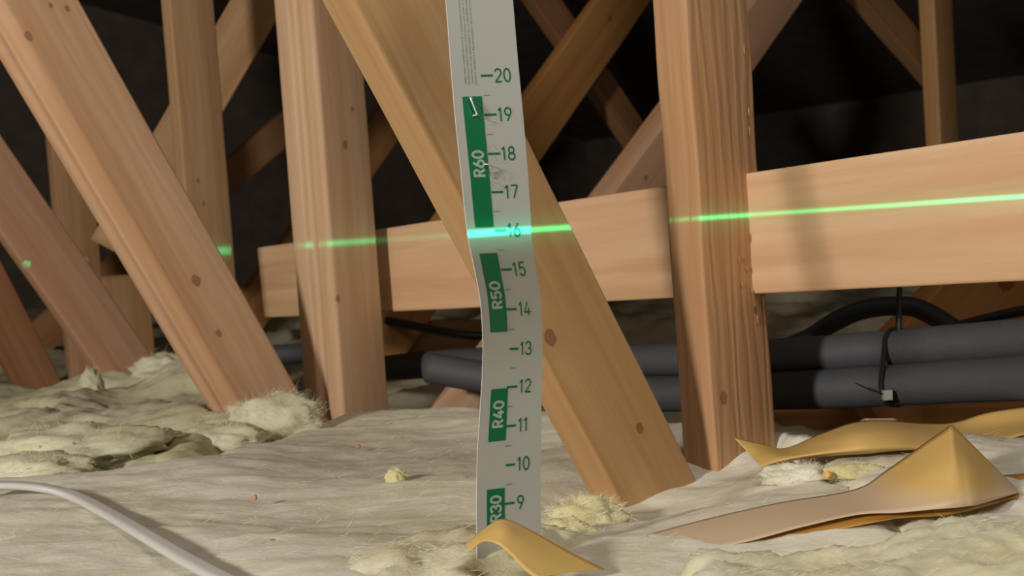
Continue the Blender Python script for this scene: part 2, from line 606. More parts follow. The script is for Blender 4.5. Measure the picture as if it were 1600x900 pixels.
# truss 2
N2 = Vector((math.sin(math.radians(50)), -math.cos(math.radians(50)), 0))
post2 = upright('truss_post', 2, (533, 640), 'pale upright post with a waney left edge between two leaning timbers', n=N2,
                base=(0.60, 0.42, 0.27), seed=5, ext=(0.2, 0.2), W=0.088,
                profile=[(0.002, 0.004), (0.006, 0.0), (0.088, 0), (0.088, 0.068), (-0.005, 0.068), (-0.005, 0.040), (0.003, 0.036), (0.004, 0.027), (-0.001, 0.022)],
                knots=[(548, 341, 0.005, 'wide'), (517, 126, 0.006, 'wide'), (532, 515, 0.004, 'wide'), (560, 300, 0.003, 'wide'),
                       (553, 205, 0.003, 'wide'), (472, 325, 0.003, 'narrow')],
                mat_kw=dict(ring=0.5, contrast=1.2))
diag2 = web('truss_diagonal', 2, (42, 90), (366, 640), 'large pale leaning timber at left with a grooved lower edge',
            base=TAN, seed=21, ext=(0.5, 0.25), W=0.080,
            profile=[(0.003, 0.007), (0.010, 0.0), (0.087, 0.0), (0.087, 0.038), (-0.015, 0.038), (-0.015, 0.023), (-0.010, 0.018), (-0.003, 0.0185), (-0.001, 0.011)],
            knots=[(335, 488, 0.006, 'wide'), (147, 232, 0.0045, 'wide'), (120, 262, 0.004, 'wide'), (183, 190, 0.0025, 'wide'),
                   (50, 2, 0.007, 'wide'), (205, 190, 0.003, 'wide'), (358, 548, 0.004, 'wide')],
            mat_kw=dict(ring=0.6, contrast=1.0))
rise2 = web('truss_diagonal', 2, (1180, 0), (960, 300), 'pale timber rising to the right behind the nearest post above the brace',
            base=(0.58, 0.37, 0.24), seed=31, ext=(0.5, 0.5), T=0.060, knots=[(1000, 290, 0.004, 'wide')])
post2b = upright('truss_post', 2, (1470, 215), 'distant upright post above the brace at top right', base=(0.5, 0.30, 0.13), seed=33,
                 ext=(0.2, 0.75), height=0.9, W=0.08)
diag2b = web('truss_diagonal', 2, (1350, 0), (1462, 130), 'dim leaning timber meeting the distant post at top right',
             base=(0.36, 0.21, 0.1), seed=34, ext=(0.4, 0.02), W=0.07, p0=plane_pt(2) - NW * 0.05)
# truss 3
post3 = upright('truss_post', 3, (297, 390), 'upright post partly hidden behind the large leaning timber at left', base=(0.56, 0.36, 0.20), seed=41,
                ext=(0.2, 0.5), W=0.085, T=0.038, height=0.9, knots=[(312, 312, 0.003, 'wide'), (320, 338, 0.003, 'wide')])
diag3 = web('truss_diagonal', 3, (-22, 330), (178, 612), 'second leaning timber at left with its foot in the insulation',
            base=(0.48, 0.29, 0.19), seed=43, ext=(0.8, 0.3), W=0.089, knots=[(45, 275, 0.006, 'wide')])
rise3 = web('truss_diagonal', 3, (935, 0), (760, 242), 'warm brown timber rising to the right just right of the ruler',
            base=(0.50, 0.26, 0.09), seed=45, ext=(0.5, 0.7), W=0.12, knots=[(908, 92, 0.006, 'wide')])
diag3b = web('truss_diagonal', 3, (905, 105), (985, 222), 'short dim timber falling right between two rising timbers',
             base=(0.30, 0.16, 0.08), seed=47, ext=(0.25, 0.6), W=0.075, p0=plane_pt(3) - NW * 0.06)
# truss 4
post4 = upright('truss_post', 4, (98, 420), 'far upright post between the two leaning timbers at left', base=(0.50, 0.31, 0.17), seed=51,
                ext=(-0.42, 0.6), W=0.085, height=0.9)
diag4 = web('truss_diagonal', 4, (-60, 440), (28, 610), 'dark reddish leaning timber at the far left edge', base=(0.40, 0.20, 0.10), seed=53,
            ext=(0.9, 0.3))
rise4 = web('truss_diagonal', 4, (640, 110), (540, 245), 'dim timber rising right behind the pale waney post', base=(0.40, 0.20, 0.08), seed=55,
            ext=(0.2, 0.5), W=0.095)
# truss 5
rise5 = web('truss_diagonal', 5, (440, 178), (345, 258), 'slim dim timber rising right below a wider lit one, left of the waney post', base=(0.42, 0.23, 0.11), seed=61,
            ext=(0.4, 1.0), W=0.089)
# a wider diagonal brace crossing behind truss 3
NB = Vector((0.28, -0.96, 0))
brace3 = lumber('diagonal_brace', on_plane(353, 12, P(353, 0, 2.3), NB), on_plane(236, 212, P(353, 0, 2.3), NB), NB,
                base=(0.56, 0.36, 0.19), seed=63, ext=(0.5, 0.24), W=0.098)
tag(brace3, 'wide timber rising right behind the partly hidden post at top left', 'beam')

# horizontal brace nailed to the far edges of the posts
bx0 = Vector((P1.x, P1.y, 0)) + TDIR * 0.0905
NBR = -TDIR
A = on_plane(1593, 206, bx0, NBR)
B = on_plane(600, 357, bx0, NBR)
brace = lumber('horizontal_brace', A, B, NBR, W=0.119, T=0.038, base=(0.68, 0.465, 0.29), seed=71, ext=(0.4, 0.385),
               knots=[(1380, 343, 0.0055, 'wide')],
               mat_kw=dict(ring=0.55, contrast=0.8))
tag(brace, 'broad pale horizontal board running behind the two nearer posts', 'board')


# resin drips and splinters on the nearest post
def resin_on(px, py, ln, wd):
    h = on_plane(px, py, P1, NW)
    bm = bmesh.new()
    bmesh.ops.create_uvsphere(bm, u_segments=8, v_segments=6, radius=1.0)
    for v in bm.verts:
        c = v.co.copy()
        q = 1 + 0.4 * noise.noise(c * 2 + Vector((px, py, 0)))
        v.co = Vector((c.x * wd * q, c.y * 0.0007, c.z * ln * q))
    mw = post1.matrix_world
    for v in bm.verts:
        v.co = mw.to_3x3() @ v.co + h
        v.co = mw.inverted() @ v.co
    o = bm_link('resin_drip', bm, M_resin, post1)
    return o


for (px, py, ln, wd) in ((1163, 78, 0.006, 0.0008), (1170, 175, 0.005, 0.0006), (1171, 205, 0.005, 0.0006), (1155, 405, 0.004, 0.001),
                         (1173, 372, 0.005, 0.0007), (1168, 420, 0.003, 0.0012), (1180, 430, 0.004, 0.0009), (1160, 446, 0.003, 0.0012),
                         (1175, 455, 0.003, 0.001), (1184, 500, 0.005, 0.0012)):
    resin_on(px, py, ln, wd)

# ------------------------------------------------------------------ insulation
CTRL = []
for (px, py, d) in ((510, 650, 1.43), (605, 642, 1.48), (750, 627, 1.52), (970, 796, 0.97), (1110, 748, 1.05), (1215, 708, 1.08), (795, 888, 0.73),
                    (400, 900, 0.72), (1400, 905, 0.69), (20, 765, 1.02), (250, 730, 1.09), (150, 640, 1.5), (280, 578, 1.78), (335, 655, 1.40),
                    (165, 612, 1.83), (20, 620, 2.0), (1055, 645, 1.27), (1300, 720, 1.0), (1560, 690, 1.0), (1500, 760, 0.88), (0, 900, 0.74), (240, 585, 1.9),
                    (1300, 800, 0.81), (850, 720, 1.07), (700, 760, 0.98), (900, 660, 1.25)):
    p = P(px, py, d)
    CTRL.append((p.x, p.y, p.z))


def base_z(x, y):
    sw = 0.0
    sz = 0.0
    for (cx, cy, cz) in CTRL:
        d2 = (x - cx) ** 2 + (y - cy) ** 2 + 1e-4
        ww = 1.0 / (d2 ** 1.5)
        sw += ww
        sz += ww * cz
    # pull to the mean far away
    sw += 1.5
    sz += 1.5 * 0.19
    return sz / sw


def fbm(x, y, z, o=4):
    v = 0.0
    a = 1.0
    for i in range(o):
        v += a * noise.noise(Vector((x, y, z)))
        x, y, z = x * 2.03 + 3.1, y * 2.03 + 1.7, z * 2.03
        a *= 0.55
    return v


def poly_dist(x, y, poly):
    """signed distance to a polygon, positive inside"""
    ins = False
    best = 1e9
    n = len(poly)
    for i in range(n):
        x1, y1 = poly[i]
        x2, y2 = poly[(i + 1) % n]
        if (y1 > y) != (y2 > y) and x < (x2 - x1) * (y - y1) / (y2 - y1) + x1:
            ins = not ins
        dx, dy = x2 - x1, y2 - y1
        t = max(0, min(1, ((x - x1) * dx + (y - y1) * dy) / (dx * dx + dy * dy)))
        best = min(best, math.hypot(x - x1 - t * dx, y - y1 - t * dy))
    return best if ins else -best


def batt(name, label, poly, m, zf, res=0.006, edge=0.05, amp=(0.006, 0.004, 0.002), seed=0, strands=0, stretch=(1, 1), cat='insulation', zbase=0.0, slen=1.0):
    x0, x1 = min(p[0] for p in poly), max(p[0] for p in poly)
    y0, y1 = min(p[1] for p in poly), max(p[1] for p in poly)
    nx, ny = int((x1 - x0) / res) + 1, int((y1 - y0) / res) + 1
    idx = {}
    vs, fs = [], []
    cache = {}
    for j in range(ny + 1):
        for i in range(nx + 1):
            x, y = x0 + i * res, y0 + j * res
            d = poly_dist(x, y, poly)
            d += 0.014 * noise.noise(Vector((x * 14, y * 14, seed + 5.5))) + 0.008 * noise.noise(Vector((x * 45, y * 45, seed)))
            if d < 0:
                continue
            # coarse cache of the slow height field
            zt = zf(x, y)
            a = amp
            zt += a[0] * fbm(x * 7 * stretch[0], y * 7 * stretch[1], seed, 3)
            rid = 1 - abs(noise.noise(Vector((x * 22 * stretch[0], y * 22 * stretch[1], seed + 9)))) * 2
            zt += a[1] * rid * (0.5 + noise.noise(Vector((x * 5, y * 5, seed + 2))))
            zt += a[2] * fbm(x * 75 * stretch[0], y * 75 * stretch[1], seed + 3, 3)
            k = min(1.0, d / edge)
            zt = zbase + (zt - zbase) * math.sqrt(max(0.0, 1 - (1 - k) ** 2))
            idx[(i, j)] = len(vs)
            vs.append((x, y, max(zt, zbase + 0.001)))
    for j in range(ny):
        for i in range(nx):
            q = [(i, j), (i + 1, j), (i + 1, j + 1), (i, j + 1)]
            if all(c in idx for c in q):
                fs.append(tuple(idx[c] for c in q))
    o = link_mesh(name, vs, fs, m)
    tag(o, label, cat)
    if strands:
        rnd = random.Random(seed + 100)
        sv, sf = [], []
        for _ in range(strands):
            p = Vector(vs[rnd.randrange(len(vs))])
            if p.y > 1.75 or p.y < 0.55:
                continue
            ang = rnd.uniform(0, 6.283)
            ln = rnd.uniform(0.005, 0.014) * slen
            dr = Vector((math.cos(ang), math.sin(ang), rnd.uniform(0.0, 0.55))).normalized()
            cv = Vector((rnd.uniform(-1, 1), rnd.uniform(-1, 1), rnd.uniform(-1, 0.3))) * ln * 0.5
            wd = rnd.uniform(0.0001, 0.00022)
            sd = dr.cross(Vector((0.3, -0.8, 0.5))).normalized() * wd
            b0 = len(sv)
            for q in range(4):
                f = q / 3
                c = p + dr * ln * f + cv * f * f + Vector((0, 0, -0.001))
                ww = 1 - 0.7 * f
                sv += [c - sd * ww, c + sd * ww]
            for q in range(3):
                sf.append((b0 + 2 * q, b0 + 2 * q + 1, b0 + 2 * q + 3, b0 + 2 * q + 2))
        so = link_mesh('loose_fibres', sv, sf, M_fibre, o)
        so['kind'] = 'stuff'
    return o


A_poly = [(-0.62, 0.38), (0.30, 0.38), (0.30, 1.20), (0.17, 1.29), (-0.02, 1.46), (-0.22, 1.55), (-0.27, 1.42), (-0.36, 1.16), (-0.62, 1.08)]
batt('insulation_batt', 'broad grey-cream fibreglass sheet under the ruler and the leaning timber', A_poly, M_batt, base_z,
     res=0.006, edge=0.06, amp=(0.0055, 0.0022, 0.0010), seed=1, strands=3500, stretch=(0.7, 1.35))
B_poly = [(-1.35, 0.98), (-0.60, 0.98), (-0.32, 1.12), (-0.22, 1.45), (-0.33, 1.80), (-0.42, 2.0), (-1.35, 2.35)]
batt('insulation_batt', 'lumpy yellow-green torn fibreglass around the feet of the left leaning timbers', B_poly, M_pile,
     lambda x, y: base_z(x, y) - 0.006 + 0.022 * fbm(x * 6.5, y * 6.5, 3.3, 2), res=0.008, edge=0.09, amp=(0.012, 0.012, 0.003), seed=17, strands=6000, slen=1.3)
C_poly = [(0.24, 0.38), (0.62, 0.38), (0.66, 1.02), (0.42, 1.06), (0.27, 1.16), (0.235, 1.18)]
batt('insulation_batt', 'pale fibreglass batt beneath the long kraft paper strips at right', C_poly, M_batt,
     lambda x, y: base_z(x, y) + 0.002, res=0.006, edge=0.04, amp=(0.006, 0.004, 0.002), seed=29, strands=2200)
E_poly = [(0.05, 0.52), (0.08, 0.705), (0.14, 0.725), (0.20, 0.70), (0.30, 0.715), (0.36, 0.755), (0.46, 0.79), (0.56, 0.78), (0.56, 0.52)]
batt('insulation_batt', 'torn pale fibreglass edge in the right foreground in front of the paper strip', E_poly, M_fore,
     lambda x, y: 0.205 + 0.012 * noise.noise(Vector((x * 9, y * 9, 2))), res=0.005, edge=0.035, amp=(0.006, 0.007, 0.003), seed=37, strands=7000, slen=0.8)
F_poly = [(-0.15, 0.45), (-0.20, 0.72), (-0.16, 0.85), (-0.06, 0.90), (0.06, 0.87), (0.12, 0.80), (0.09, 0.72), (0.05, 0.45)]
batt('insulation_batt', 'fluffy torn yellowish layer in the foreground left of the ruler foot', F_poly, M_fore,
     lambda x, y: base_z(x, y) + 0.004, res=0.005, edge=0.10, amp=(0.007, 0.010, 0.0035), seed=57, strands=7000, slen=0.8)
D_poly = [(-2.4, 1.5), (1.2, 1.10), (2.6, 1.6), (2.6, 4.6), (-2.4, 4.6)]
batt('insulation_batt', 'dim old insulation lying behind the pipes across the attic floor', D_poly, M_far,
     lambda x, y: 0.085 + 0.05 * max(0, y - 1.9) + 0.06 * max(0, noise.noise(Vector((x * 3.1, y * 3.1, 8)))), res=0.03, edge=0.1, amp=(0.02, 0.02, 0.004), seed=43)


def tuft(px, py, d, rx, ry, rz, m, label, seed, fuzz=120, rough=0.30, name='insulation_tuft'):
    c = P(px, py, d)
    bm = bmesh.new()
    bmesh.ops.create_icosphere(bm, subdivisions=4, radius=1.0)
    for v in bm.verts:
        n = v.co.normalized()
        q = 1 + rough * fbm(n.x * 1.6 + seed, n.y * 1.6, n.z * 1.6, 5)
        v.co = Vector((n.x * rx * q, n.y * ry * q, n.z * rz * q))
    vs0 = [v.co.copy() for v in bm.verts]
    o = bm_link(name, bm, m)
    o.location = c
    tag(o, label, 'insulation')
    rnd = random.Random(seed)
    sv, sf = [], []
    for _ in range(fuzz * 5):
        p = rnd.choice(vs0)
        dr = (p.normalized() + Vector((rnd.uniform(-1, 1), rnd.uniform(-1, 1), rnd.uniform(-1, 1))) * 0.9).normalized()
        ln = rnd.uniform(0.15, 0.5) * min(rx, ry, rz)
        sd = dr.cross(Vector((0.3, -0.8, 0.5))).normalized() * rnd.uniform(0.0001, 0.00025)
        cv = Vector((rnd.uniform(-1, 1), rnd.uniform(-1, 1), rnd.uniform(-1, 1))) * ln * 0.5
        b0 = len(sv)
        for q in range(4):
            f = q / 3
            cc = p * 0.97 + dr * ln * f + cv * f * f
            sv += [cc - sd * (1 - 0.7 * f), cc + sd * (1 - 0.7 * f)]
        for q in range(3):
            sf.append((b0 + 2 * q, b0 + 2 * q + 1, b0 + 2 * q + 3, b0 + 2 * q + 2))
    so = link_mesh('loose_fibres', sv, sf, M_fibre, o)
    so['kind'] = 'stuff'
    return o


tuft(425, 652, 1.34, 0.060, 0.030, 0.026, M_pile, 'thick fibreglass wad heaped against the foot of the large leaning timber', 3, 260)
tuft(345, 684, 1.30, 0.055, 0.035, 0.016, M_pile, 'low fibreglass wad just left of the heaped wad at the leaning timber', 5, 200)
tuft(915, 812, 0.90, 0.030, 0.020, 0.017, M_tuft, 'bright yellow fibreglass tuft at the foot of the timber behind the ruler', 7, 260)
tuft(885, 838, 0.83, 0.022, 0.016, 0.013, M_tuft, 'yellow fibreglass tuft between ruler and the brighter tuft', 8, 160)
tuft(619, 747, 1.00, 0.009, 0.007, 0.009, M_tuft, 'small white puff of fibreglass alone on the broad sheet left of the ruler', 11, 40)
tuft(143, 600, 1.72, 0.016, 0.014, 0.024, M_pile, 'wispy tuft against the foot of the second leaning timber', 13, 90)
tuft(250, 575, 1.88, 0.05, 0.03, 0.024, M_pile, 'pale tuft between the feet of the second and the large leaning timber', 15, 60)
tuft(125, 704, 1.22, 0.095, 0.06, 0.026, M_pile, 'big rounded yellow lump above the white cable at left', 19, 200, 0.35)
tuft(50, 738, 1.12, 0.055, 0.040, 0.018, M_pile, 'smaller torn lump directly above the white cable at left edge', 23, 200)
tuft(1245, 742, 0.955, 0.030, 0.016, 0.010, M_batt, 'shallow ruffled tuft in front of the rear paper strip', 27, 200)
tuft(1330, 738, 0.945, 0.022, 0.014, 0.008, M_tuft, 'small pale ruffle in front of the rear paper strip, right of the shallow one', 28, 160)

# ------------------------------------------------------------------ depth ruler
V_Y = [(6.0, 970), (7.5, 879), (8, 847), (9, 786), (10, 726), (11, 665), (12, 604), (13, 545), (14, 483), (15, 421), (16, 360), (17, 300), (18, 240), (19, 179), (20, 118), (21, 57), (22, -4), (24, -126)]
XL = [(-130, 683), (0, 697), (90, 704), (180, 711.5), (270, 721), (340, 728), (372, 732), (400, 738), (430, 744), (455, 749), (480, 752), (510, 754), (540, 755), (590, 753.5),
      (620, 751.5), (660, 749), (700, 746.5), (740, 745.5), (780, 745), (900, 746), (980, 747)]
XR = [(-130, 789), (0, 801), (90, 808.5), (180, 817), (270, 824.5), (340, 829), (372, 830.5), (400, 833.5), (430, 838), (455, 842), (480, 845), (510, 846.5), (540, 847), (590, 846.5),
      (620, 846), (660, 845.5), (700, 845), (740, 844.5), (780, 844), (900, 846), (980, 847)]
TILT = [(6, -0.13), (9, -0.12), (11.5, -0.11), (13, -0.055), (15, -0.04), (16, -0.04), (18, -0.03), (20, -0.03), (24, -0.04)]
DEP = [(6, 0.722), (7.5, 0.728), (9, 0.736), (10.5, 0.742), (12, 0.746), (13, 0.744), (14, 0.735), (15, 0.722), (15.8, 0.712), (16.4, 0.712), (17, 0.716), (18, 0.722), (20, 0.734), (22, 0.747), (24, 0.76)]


def RP(u, v, off=0.0):
    yc = smooth_tab(V_Y, v)
    xl, xr = smooth_tab(XL, yc), smooth_tab(XR, yc)
    x = xl + u * (xr - xl)
    y = yc + lerp_tab(TILT, v) * (x - (xl + 0.55 * (xr - xl)))
    return P(x, y, smooth_tab(DEP, v) - off + (u - 0.5) * 0.033)


ruler = bpy.data.objects.new('depth_ruler', None)
COL.objects.link(ruler)
ruler.location = RP(0.5, 7.0)
tag(ruler, 'bent pale card ruler with green numbers standing upright in the insulation', 'ruler')
RINV = Matrix.Translation(-ruler.location)


def rmesh(name, vs, fs, m, parent=None, smooth=True):
    o = link_mesh(name, [RINV @ v for v in vs], fs, m, ruler, smooth)
    return o


vs, fs = [], []
NV, NU = 150, 6
VB, VT = 6.6, 24.0
for i in range(NV + 1):
    v = VB + (VT - VB) * i / NV
    for j in range(NU + 1):
        vs.append(RP(j / NU, v))
nb = len(vs)
for i in range(NV + 1):
    v = VB + (VT - VB) * i / NV
    for j in range(NU + 1):
        vs.append(RP(j / NU, v, -0.0010))
for i in range(NV):
    for j in range(NU):
        a = i * (NU + 1) + j
        fs.append((a, a + 1, a + NU + 2, a + NU + 1))
        fs.append((nb + a, nb + a + NU + 1, nb + a + NU + 2, nb + a + 1))
rmesh('card', vs, fs, M_rule)
ev, ef = [], []
for (u, du) in ((0.0, -0.010), (1.0, 0.004)):
    b0 = len(ev)
    for i in range(NV + 1):
        v = VB + (VT - VB) * i / NV
        ev += [RP(u, v, 0.0001), RP(u + du, v, -0.0005), RP(u, v, -0.0011)]
    for i in range(NV):
        for j in range(2):
            a = b0 + 3 * i + j
            ef.append((a, a + 1, a + 4, a + 3))
rmesh('cut_edge', ev, ef, M_rule_edge)
OFF = 0.00025


def patch(name, u0, u1, v0, v1, m, off=OFF, nu=2, label=None):
    nv = max(1, int(abs(v1 - v0) / 0.12))
    vs, fs = [], []
    for i in range(nv + 1):
        for j in range(nu + 1):
            vs.append(RP(u0 + (u1 - u0) * j / nu, v0 + (v1 - v0) * i / nv, off))
    for i in range(nv):
        for j in range(nu):
            a = i * (nu + 1) + j
            fs.append((a, a + 1, a + nu + 2, a + nu + 1))
    o = rmesh(name, vs, fs, m)
    return o


# strokes: every glyph in a 1 wide x 1.6 high cell, as polylines
def arc(cx, cy, rx, ry, a0, a1, n=12):
    return [(cx + rx * math.cos(math.radians(a0 + (a1 - a0) * k / n)), cy + ry * math.sin(math.radians(a0 + (a1 - a0) * k / n))) for k in range(n + 1)]


G = {
    '0': [arc(0.5, 0.8, 0.44, 0.8, 90, 450, 24)],
    '1': [[(0.12, 1.28), (0.42, 1.6), (0.42, 0.0)]],
    '2': [arc(0.5, 1.14, 0.42, 0.46, 165, -25, 12) + [(0.08, 0.0), (0.95, 0.0)]],
    '3': [arc(0.46, 1.18, 0.40, 0.42, 160, -80, 12) + arc(0.46, 0.42, 0.46, 0.42, 80, -160, 12)],
    '4': [[(0.98, 0.40), (0.06, 0.40), (0.56, 1.6)], [(0.70, 0.85), (0.70, 0.0)]],
    '5': [[(0.88, 1.6), (0.20, 1.6), (0.13, 0.88)] + arc(0.48, 0.50, 0.44, 0.50, 125, -150, 14)],
    '6': [[(0.62, 1.6)] + arc(0.5, 0.46, 0.43, 0.46, 160, -200, 22)],
    '7': [[(0.05, 1.6), (0.92, 1.6), (0.36, 0.0)]],
    '8': [arc(0.5, 1.20, 0.36, 0.40, 90, 450, 18), arc(0.5, 0.42, 0.44, 0.42, 90, 450, 18)],
    '9': [[(0.38, 0.0)] + arc(0.5, 1.14, 0.43, 0.46, -20, 340, 22)],
    'R': [[(0.1, 0.0), (0.1, 1.6)] + [(0.45, 1.6)] + arc(0.50, 1.20, 0.38, 0.40, 80, -80, 10) + [(0.1, 0.80)], [(0.5, 0.80), (0.92, 0.0)]],
}


def strokes_mesh(lines, wd, place):
    vs, fs = [], []
    for ln in lines:
        pts = [Vector(p) for p in ln]
        for a, b in zip(pts, pts[1:]):
            d = b - a
            if d.length < 1e-6:
                continue
            nrm = Vector((-d.y, d.x)).normalized() * wd / 2
            e = d.normalized() * wd * 0.22
            b0 = len(vs)
            for q in (a - e + nrm, a - e - nrm, b + e - nrm, b + e + nrm):
                vs.append(place(q.x, q.y))
            fs.append((b0, b0 + 1, b0 + 2, b0 + 3))
    return vs, fs


def numeral(n, v, u0, gw, gh, wd=0.20, gap=0.28):
    s = str(n)
    lines = []
    x = 0.0
    for ch in s:
        adv = 0.62 if ch == '1' else 1.0
        for l in G[ch]:
            lines.append([(p[0] + x - (0.06 if ch == '1' else 0), p[1]) for p in l])
        x += adv + gap
    k = gh / 1.6

    def place(a, b):
        return RP(u0 + a * gw, v + (b - 0.8) * k, OFF * 1.2)
    a, b = strokes_mesh(lines, wd, place)
    return rmesh('numeral', a, b, M_green)


for n in range(8, 21):
    low = n < 15
    tu0, tu1 = (0.42, 0.595) if low else (0.43, 0.61)
    if n in (10, 13):
        tu0 += 0.03
    hw = 0.028
    if n < 23:
        patch('tick_mark', tu0, tu1, n - hw, n + hw, M_green)
        numeral(n, n, (0.635 if n >= 10 else 0.64), 0.104 if n >= 15 else 0.098, 0.33)
        patch('half_tick_mark', tu0 + 0.01, tu0 + 0.105, n - 0.5 - 0.012, n - 0.5 + 0.012, M_fine)

for (txt, vtop, vbot, vc) in (('R60', 19.48, 16.10, 17.75), ('R50', 15.43, 13.45, 14.37), ('R40', 11.98, 10.65, 11.33), ('R30', 9.42, 8.30, 8.90)):
    ua, ub = (0.13, 0.42) if vtop > 13 else (0.16, 0.44)
    band = patch('green_band', ua, ub, vbot, vtop, M_green, nu=3)
    lines = []
    x = 0.0
    for ch in txt:
        for l in G[ch]:
            lines.append([(p[0] + x, p[1]) for p in l])
        x += 1.28
    tot_w = x - 0.28
    kv = 0.66 / tot_w                     # inches along the ruler per glyph unit
    um = (ua + ub) / 2
    gu = 0.155 / 1.6

    def place(a, b, kv=kv, vc=vc, um=um, gu=gu, tw=tot_w):
        return RP(um - (b - 0.8) * gu, vc + (a - tw / 2) * kv, OFF * 2)
    a, b = strokes_mesh(lines, 0.36, place)
    o = rmesh('band_lettering', a, b, M_white_ink)
    o.parent = band
    o.matrix_parent_inverse = Matrix.Identity(4)

# four columns of tiny upright print at the top: small dashes, too small to read
vs, fs = [], []
rnd = random.Random(5)
for c in range(4):
    u = 0.195 + 0.052 * c
    v = 19.80 + rnd.uniform(-0.03, 0.03)
    while v < 23.6:
        ln = rnd.uniform(0.02, 0.05)
        b0 = len(vs)
        wu = rnd.uniform(0.005, 0.010)
        for (uu, vv) in ((u - wu, v), (u + wu, v), (u + wu, v + ln), (u - wu, v + ln)):
            vs.append(RP(uu, vv, OFF))
        fs.append((b0, b0 + 1, b0 + 2, b0 + 3))
        v += ln + rnd.choice((0.012, 0.012, 0.014, 0.035))
o = rmesh('fine_print', vs, fs, M_fine)
o['kind'] = 'stuff'

# staples and hairs stuck through the card


def wire(name, pts, r, m, parent=None, n=6, sm=4):
    path = catmull([Vector(p) for p in pts], sm)
    return sweep(path, circle(r, n), name, m, parent, up=Vector((0, -1, 0.1)))


st = wire('staple', [RP(0.29, 19.42, 0.0002), RP(0.245, 19.45, 0.0022), RP(0.255, 19.40, 0.003), RP(0.315, 19.05, 0.003), RP(0.312, 19.0, 0.0026), RP(0.26, 18.99, 0.0003)], 0.00055, M_steel, None)
tag(st, 'bent steel staple in the top of the R60 band', 'staple')
st2 = wire('staple', [RP(0.35, 17.73, 0.0003), RP(0.40, 17.73, 0.003), RP(0.44, 17.70, 0.0034), RP(0.45, 17.55, 0.002), RP(0.485, 17.35, 0.0003)], 0.0005, M_steel, None)
tag(st2, 'bent steel staple beside the R60 lettering', 'staple')
for i, pts in enumerate(([(0.30, 19.4), (0.45, 19.15), (0.56, 18.98)], [(0.33, 19.0), (0.48, 18.85), (0.62, 18.78)], [(0.44, 18.3), (0.52, 18.0), (0.56, 17.8)],
                         [(0.44, 17.7), (0.58, 17.6), (0.66, 17.3)], [(0.45, 17.3), (0.55, 17.2), (0.66, 17.08)])):
    h = wire('loose_hair', [RP(u, v, 0.0012 + 0.002 * (k % 2)) for k, (u, v) in enumerate(pts)], 0.00012, plain('hair_%d' % i, (0.25, 0.2, 0.15), 0.6), None, 4, 6)
    tag(h, ('thin dark hair stuck across the ruler near the upper staple', 'lower thin hair stuck across the ruler near 19',
            'short hair hanging by the 18 on the ruler', 'curved hair below the lower staple on the ruler', 'lowest hair crossing towards the 17 on the ruler')[i], 'hair')


# ------------------------------------------------------------------ kraft paper strips
def paper(name, rows, label, m=M_kraft, n=10, thick=0.0005, cat='paper strip'):
    """rows: lists of points (equal length) lofted smoothly both ways"""
    fine = [catmull(r, n) for r in rows]
    cols = list(zip(*fine))
    dense = [catmull(list(c), 6) for c in cols]
    nu, nv = len(dense), len(dense[0])
    vs = [p for c in dense for p in c]
    fs = []
    for i in range(nu - 1):
        for j in range(nv - 1):
            a = i * nv + j
            fs.append((a, a + 1, a + nv + 1, a + nv))
    o = link_mesh(name, vs, fs, m)
    md = o.modifiers.new('thickness', 'SOLIDIFY')
    md.thickness = thick
    md.offset = 0
    tag(o, label, cat)
    return o


paper('kraft_paper_strip', [
    [P(728, 850, 0.700), P(757, 826, 0.705), P(786, 811, 0.707), P(830, 829, 0.705), P(882, 858, 0.700), P(945, 890, 0.692)],
    [P(730, 855, 0.694), P(757, 834, 0.692), P(786, 827, 0.690), P(815, 845, 0.686), P(850, 872, 0.680), P(890, 894, 0.676)],
    [P(733, 862, 0.688), P(755, 846, 0.682), P(779, 851, 0.676), P(800, 869, 0.670), P(820, 890, 0.664), P(838, 904, 0.660)]],
    'short curled orange paper strip across the foot of the ruler')

paper('kraft_paper_strip', [
    [P(1147, 684, 1.02), P(1195, 695, 1.02), P(1228, 700, 1.03), P(1285, 677, 1.05), P(1335, 660, 1.06), P(1385, 657, 1.065), P(1440, 661, 1.06), P(1490, 660, 1.05), P(1545, 645, 1.04), P(1620, 634, 1.03)],
    [P(1165, 703, 1.005), P(1200, 706, 1.00), P(1235, 706, 1.005), P(1290, 690, 1.00), P(1340, 676, 0.99), P(1390, 672, 1.0), P(1440, 676, 1.02), P(1490, 676, 1.03), P(1545, 668, 1.03), P(1620, 655, 1.02)],
    [P(1188, 728, 0.985), P(1212, 720, 0.98), P(1245, 713, 0.975), P(1300, 705, 0.97), P(1350, 700, 0.965), P(1400, 697, 0.975), P(1445, 697, 0.99), P(1490, 696, 1.0), P(1545, 690, 1.0), P(1620, 672, 1.0)],
    [P(1192, 732, 0.99), P(1216, 724, 0.985), P(1247, 718, 0.98), P(1301, 712, 0.978), P(1351, 709, 0.975), P(1401, 704, 0.985), P(1446, 702, 0.997), P(1491, 700, 1.007), P(1546, 693, 1.007), P(1621, 676, 1.007)]],
    'rear orange paper strip lying from the nearest post to the right edge')

